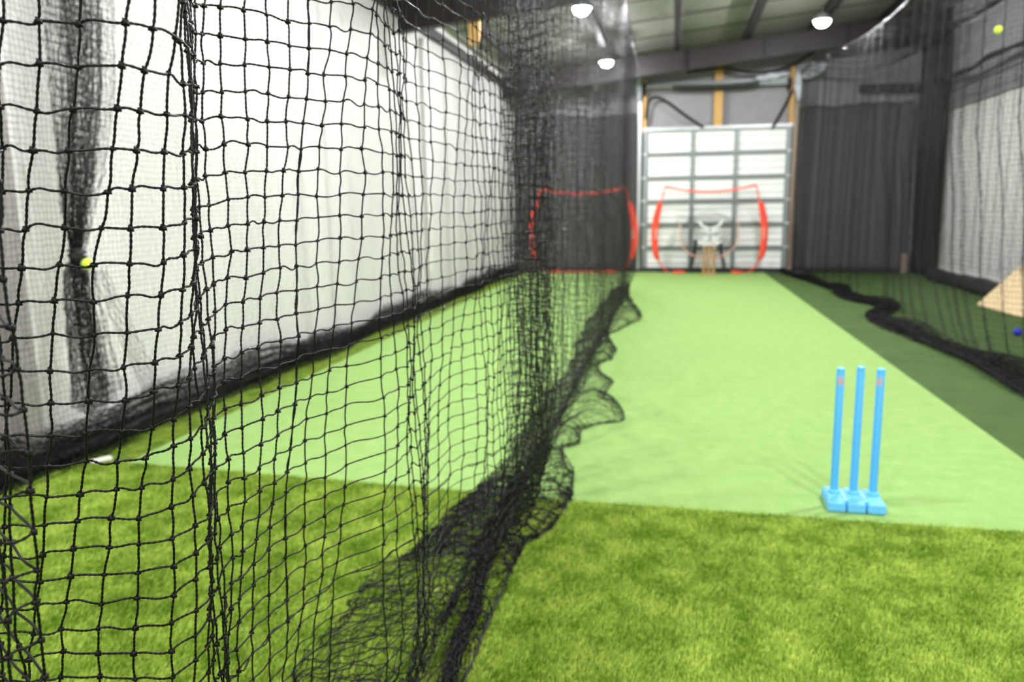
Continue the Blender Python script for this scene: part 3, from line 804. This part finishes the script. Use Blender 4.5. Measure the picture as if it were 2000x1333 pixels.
# below / above the detailed zone
net_bag(bag, local(P[:NEAR2, rb - 1:]), 0.00180, seg=4, sides=4, bowamp=0.003, knot=0.0042)
net_bag(bag, local(P[:NEAR2, :ra + 1]), 0.0018, seg=1, sides=3, knot=0.0042)
net_bag(bag, local(P[NEAR2 - 1:NEAR2 + nd + 20]), 0.0018, seg=2, sides=3, bowamp=0.003, knot=0.0036)
net_bag(bag, local(P[NEAR2 + nd + 19:]), 0.0015, seg=1, sides=3)
bag.build('netting', M['net'], net)
# heap part of the same net
hb = Bag()
Hall = np.concatenate([P[:, -1:], Hp], 1)
kn = int(np.searchsorted(cols[:, 1], 4.3))
net_bag(hb, local(Hall[K0 + 12:kn]), 0.0019, seg=4, sides=4, bowamp=0.007, knot=0.0040)
net_bag(hb, local(Hall[kn - 1:]), 0.0020, seg=1, sides=3, bowamp=0.0)
# the thick twisted roll of netting lying in the middle of the pile
RC_ = np.array([(-0.64, 1.6), (-0.67, 2.17), (-0.70, 2.38), (-0.725, 2.67), (-0.765, 2.87), (-0.79, 3.21), (-0.81, 3.86), (-0.775, 4.8)])
ny_ = 110; yy_ = np.linspace(1.7, 4.8, ny_); PRl = np.zeros((18, ny_, 3))
for layer in range(2):
    for q in range(18):
        a_ = 2 * math.pi * q / 9 + 1.6 * yy_
        r_ = (0.029 + 0.014 * sn(yy_ * 3.0 + q * 0.05, 64 + layer)) * (1.0 - 0.42 * layer) * (1 + 0.15 * math.sin(q * 2.4))
        PRl[q, :, 0] = np.interp(yy_, RC_[:, 1], RC_[:, 0]) + r_ * np.cos(a_) + 0.012 * np.sin(5 * yy_)
        PRl[q, :, 1] = yy_ + 0.02 * np.sin(q)
        PRl[q, :, 2] = np.maximum(0.012, 0.05 + r_ * np.sin(a_))
    net_bag(hb, local(PRl + RNG.normal(0, 0.004, PRl.shape)), 0.0017, seg=1, sides=3)
# hem rope along the bottom edge and near the fold line
hb.build('piled_netting', M['net'], net)
bm = bmesh.new()
hem = [tuple(local(Hp[c, -3])) for c in range(K0 + 20, NC, 2)]
tube(bm, hem, 0.005, 6); tag(obj('hem_rope', bm, M['rope'], net, True), 'thicker hem cord')

# ================================================================== right hanging net
def gen_net(y0, y1, xfun, ztop, ncol, seed, pleat=0.06, lam=11.0, gathers=0.7, zbot=0.12, mesh=0.05):
    r = np.random.default_rng(seed)
    i = np.arange(ncol)
    gcs = np.cumsum(r.uniform(10, 26, 40)); gw = r.uniform(1.5, 4.0, 40)
    inc = 1 - gathers * np.exp(-((i[:, None] - gcs[None]) / gw[None]) ** 2).sum(1)
    inc = np.maximum(inc, 0.10)
    yy = np.concatenate([[0], np.cumsum(inc)[:-1]]); yy = y0 + (y1 - y0) * yy / yy[-1]
    amp = pleat * (1 + 0.6 * np.sin(i / 19.0 + seed))
    off = amp * np.sin(2 * math.pi * i / lam + 1.4 * np.sin(i / 12.0 + seed))
    nr = int((ztop - zbot) / mesh) + 1
    z = ztop - mesh * np.arange(nr)
    Y = np.repeat(yy[:, None], nr, 1); Z = np.repeat(z[None], ncol, 0)
    dx = off[:, None] * np.clip((ztop - Z) / 0.8 + 0.35, 0, 1)
    X = xfun(Y, Z) + dx
    Pn = np.stack([X, Y, Z], -1) + r.normal(0, 0.004, (ncol, nr, 3))
    return Pn
rnet = thing('hanging_net', 'black net hanging right of the bright lane, its foot trailing on the dull turf', 'sports net', (2.8, 12, 0))
def rx(Y, Z):
    base = np.interp(Y, [5, 8, 11, 14, 17, 19], [2.75, 2.80, 2.95, 2.95, 2.78, 2.68])
    fl = np.interp(Y, [5, 7, 9, 11, 12.5, 14, 16, 19], [2.95, 2.95, 2.85, 2.80, 3.0, 2.85, 2.75, 2.55])
    bil = 0.10 * np.sin(math.pi * np.clip((2.2 - Z) / 2.2, 0, 1)) * (Y < 13)
    return base * np.clip(Z / 4.2, 0, 1) + fl * (1 - np.clip(Z / 4.2, 0, 1)) + bil
Pn = gen_net(5.6, 18.7, rx, 4.2, 330, 5, pleat=0.028, gathers=0.92)
Pn[:, :, 1] -= 1.3 * np.clip((1.2 - Pn[:, :, 2]) / 1.2, 0, 1) ** 2 * np.exp(-((Pn[:, :, 1] - 10) / 2.6) ** 2)
zt = np.interp(Pn[:, 0, 1], [p[1] for p in RCs], [p[2] for p in RCs])
Pn[:, :, 2] *= (zt / 4.2)[:, None]
b = Bag(); net_bag(b, Pn - np.array([2.8, 12, 0]), 0.0017); b.build('netting', M['net_far'], rnet)
# its trailing foot: several layers folded on the floor
yc = np.array([5.6, 7.07, 8.29, 9.3, 10.4, 11.0, 11.5, 12.1, 12.6, 13.2, 13.9, 14.8, 15.6, 16.6, 17.8, 18.7])
xc = np.array([2.98, 2.92, 2.90, 2.80, 2.74, 2.68, 2.78, 3.12, 3.10, 2.92, 2.80, 2.88, 2.80, 2.72, 2.52, 2.45])
wc = np.array([.22, .22, .20, .22, .22, .14, .16, .14, .16, .20, .16, .20, .16, .14, .10, .08])
n = 330; ya = np.linspace(4.8, 18.7, n); nl = 46
b = Bag()
s_ = np.linspace(0, 1, nl)
PH = np.zeros((n, nl, 3))
for c in range(n):
    w = np.interp(ya[c], yc, wc); x = np.interp(ya[c], yc, xc)
    ph = 2 * math.pi * s_ * 4.0
    PH[c, :, 0] = x + w * np.sin(ph + 0.6 * math.sin(ya[c] * 2)) * (0.75 + 0.25 * np.sin(3 * s_ + ya[c]))
    PH[c, :, 1] = ya[c] + 0.10 * sn(ya[c] * 3 + 6 * s_, 71)
    PH[c, :, 2] = 0.015 + 0.13 * (1 - s_) * (0.7 + 0.3 * math.sin(ya[c] * 2.7)) + 0.02 * np.cos(ph)
PH += np.random.default_rng(9).normal(0, 0.008, PH.shape); PH[:, :, 2] = np.maximum(PH[:, :, 2], 0.012)
net_bag(b, PH - np.array([2.8, 12, 0]), 0.0022); b.build('piled_netting', M['net_far'], rnet)

# ceiling net over the right lane
cn = thing('overhead_net', 'black net slung loosely under the roof between the right cable and the right wall', 'sports net', (3.9, 12, 4.4))
nx_, ny_ = 60, 250
U, Vv = np.meshgrid(np.linspace(0, 1, nx_), np.linspace(0, 1, ny_), indexing='ij')
Y = 6.0 + 12.8 * Vv
Xa = np.interp(Y, [p[1] for p in RCs], [p[0] for p in RCs]); Za = np.interp(Y, [p[1] for p in RCs], [p[2] for p in RCs])
X = Xa * (1 - U) + 4.98 * U
Z = Za * (1 - U) + 4.70 * U - 0.22 * np.sin(math.pi * U) * (1 + 0.3 * np.sin(Y * 1.1)) + 0.03 * np.sin(9 * Y + 5 * U)
b = Bag(); net_bag(b, np.stack([X, Y, Z], -1) - np.array([3.9, 12, 4.4]), 0.0017); b.build('netting', M['net_far'], cn)

# right wall net, rolled black top edge and padded roll at its foot
wr = thing('side_net', 'black net hung along the white right wall below a thick rolled edge', 'sports net', (5.0, 12, 0))
Pn = gen_net(7.0, 17.2, lambda Y, Z: 5.02 + 0.02 * np.sin(3 * Y), 3.85, 260, 11, pleat=0.015, gathers=0.35, mesh=0.045, zbot=0.38)
b = Bag(); net_bag(b, Pn - np.array([5.0, 12, 0]), 0.0015); b.build('netting', M['net_far'], wr)
bm = bmesh.new(); pts = [(5.0 - 5.0 + 0.02 * math.sin(y * 5), y - 12, 3.87 + 0.03 * math.sin(y * 2.3)) for y in np.linspace(6.0, 17.3, 60)]
tube(bm, pts, lambda t: 0.035 + 0.02 * math.sin(t * 23) ** 2, 8); obj('rolled_edge', bm, M['rope'], wr, True)
bm = bmesh.new(); tube(bm, [(0.0, y - 12, 3.58) for y in np.linspace(6.0, 17.3, 30)], 0.014, 6); obj('seam_cord', bm, M['rope'], wr, True)

def lumpy_roll(name, x, ya_, yb_, r, m, label, seed, squash=0.8):
    nn_ = int((yb_ - ya_) / 0.08); yy_ = np.linspace(ya_, yb_, nn_); th = np.linspace(0, 2 * math.pi, 21)
    Yg, Tg = np.meshgrid(yy_, th, indexing='ij')
    R_ = r * (1 + 0.12 * sn(Yg * 1.7, seed) + 0.07 * np.sin(3 * Tg + 2 * Yg) + 0.05 * sn(Yg * 6 + 2 * Tg, seed + 1))
    taper = np.clip(np.minimum((Yg - ya_) / 0.2, (yb_ - Yg) / 0.2), 0.02, 1) ** 0.5
    R_ = R_ * taper
    Xg = x + R_ * np.cos(Tg) + 0.03 * sn(Yg, seed + 2); Zg = np.maximum(0.007, r * squash + R_ * np.sin(Tg) * squash)
    return tag(grid_sheet(name, np.stack([Xg, Yg, Zg], -1), M[m]), label, 'padding roll')
lumpy_roll('black_padding_roll', 5.12, 7.5, 17.2, 0.165, 'vinyl', 'thick black padded roll lying along the foot of the right wall', 81)

# ================================================================== left wall net
wl = thing('side_net', 'fine black net hung flat along the white left wall', 'sports net', (-3.6, 11, 0))
Pn = gen_net(3.3, 18.6, lambda Y, Z: -3.74 + 0.02 * np.sin(1.3 * Y) + 0.05 * np.clip(0.6 - Z, 0, 1), 4.2, 400, 15, pleat=0.018, lam=23, gathers=0.25, zbot=0.1, mesh=0.04)
b = Bag(); net_bag(b, Pn - np.array([-3.6, 11, 0]), 0.00125)
b.build('netting', M['net_far'], wl)
# netting bunched along the foot of the wall
b = Bag(); n = 460; ya = np.linspace(2.2, 18.6, n); nl = 52; s_ = np.linspace(0, 1, nl); PH = np.zeros((n, nl, 3))
for c in range(n):
    yv = ya[c]
    w = 0.13 + 0.05 * math.sin(yv * 1.9) + (0.10 if 6.15 < yv < 6.5 else 0) + 0.07 * max(0, math.sin(yv * 0.9 + 1)) * (yv < 9)
    w += 0.055 * max(0.0, min(1.0, (6.2 - yv) / 1.5))
    hgt = 0.05 * max(0.0, min(1.0, (6.0 - yv) / 1.5)) + 0.23 + 0.06 * math.sin(yv * 1.3) + 0.03 * math.sin(yv * 4.1)
    ph = 2 * math.pi * s_ * 4.5
    PH[c, :, 0] = -3.735 + 0.62 * w * np.sin(ph + math.sin(yv * 3)) * (0.6 + 0.4 * s_) + 0.03 * s_
    PH[c, :, 1] = yv + 0.09 * sn(yv * 4 + 7 * s_, 91)
    PH[c, :, 2] = 0.012 + hgt * (1 - s_) + 0.03 * np.cos(ph)
PH += np.random.default_rng(12).normal(0, 0.008, PH.shape); PH[:, :, 2] = np.maximum(PH[:, :, 2], 0.010)
net_bag(b, PH - np.array([-3.6, 11, 0]), 0.0021); b.build('bunched_netting', M['net_far'], wl)
lumpy_roll('rolled_net_skirt', -3.77, 2.2, 18.7, 0.060, 'rope', 'low black rolled skirt along the foot of the left wall', 86, 0.9)

# gathered, tied net on the left wall
gt = thing('gathered_net', 'black net gathered and tied in the middle, hanging by the left wall', 'sports net', (-3.42, 4.1, 0))
b = Bag()
rg = np.random.default_rng(33)
for layer in range(4):
    nc_ = 30; zt_ = 4.0
    zz = np.arange(zt_, 0.42 - 0.03 * layer, -0.05); nr = len(zz)
    tie = 1.30
    zw = [0.30, 0.5, 0.8, 1.05, 1.22, 1.30, 1.38, 1.55, 1.8, 2.3, 3.0, 4.0]
    hw = np.interp(zz, zw, [.20, .19, .15, .125, .105, .035, .06, .11, .165, .23, .26, .25])
    cx_ = np.interp(zz, zw, [-.12, -.13, -.15, -.17, -.16, -.15, -.14, -.12, -.06, .03, .09, .13])
    a = 2 * math.pi * (np.arange(nc_) / nc_) + layer
    sc = 1 - 0.22 * layer
    PG = np.zeros((nc_, nr, 3))
    wob = 1 + 0.22 * np.sin(3 * a[:, None] + layer * 2 + 0.8 * zz[None])
    PG[:, :, 1] = cx_[None] + hw[None] * sc * np.cos(a)[:, None] * wob
    PG[:, :, 0] = 0.25 * hw[None] * sc * np.sin(a)[:, None] * wob
    PG[:, :, 2] = zz[None] + 0.015 * np.sin(2 * a)[:, None]
    PG += rg.normal(0, 0.007, PG.shape)
    net_bag(b, PG, 0.0017)
# two long trailing strands down to the floor
for q in range(8):
    n_ = 26; tq = np.linspace(0, 1, n_)
    ln = np.stack([0.05 + 0.10 * tq + 0.012 * q * 0.3 + 0 * tq, -0.10 + 0.012 * q + (0.30 + 0.012 * q) * tq ** 1.1, 1.22 - 1.00 * tq], -1)
    ln += rg.normal(0, 0.006, ln.shape)
    b.add(strands(ln[:-1], ln[1:], 0.002))
b.build('netting', M['net'], gt)
bm = bmesh.new(); lathe(bm, [(0.0, -0.05), (0.035, -0.045), (0.048, -0.01), (0.05, 0.015), (0.032, 0.05), (0, 0.055)], 14, (0, -0.15, 1.30))
for v in bm.verts: v.co.x *= 0.8; v.co.y += 0.012 * math.sin(v.co.z * 90)
tube(bm, [(0.045 * math.cos(a_), -0.15 + 0.055 * math.sin(a_), 1.30 + 0.004 * a_) for a_ in np.linspace(0, 12.5, 40)], 0.006, 6)
obj('tie_knot', bm, M['rope'], gt, True)

# ------------------------------------------------------------------ small litter
crumple('tape_scrap', (2.72, 18.1, 0.04), 0.13, 0.03, 0.0, 'small pale crumpled tape scrap on the turf at the right door post', 3)
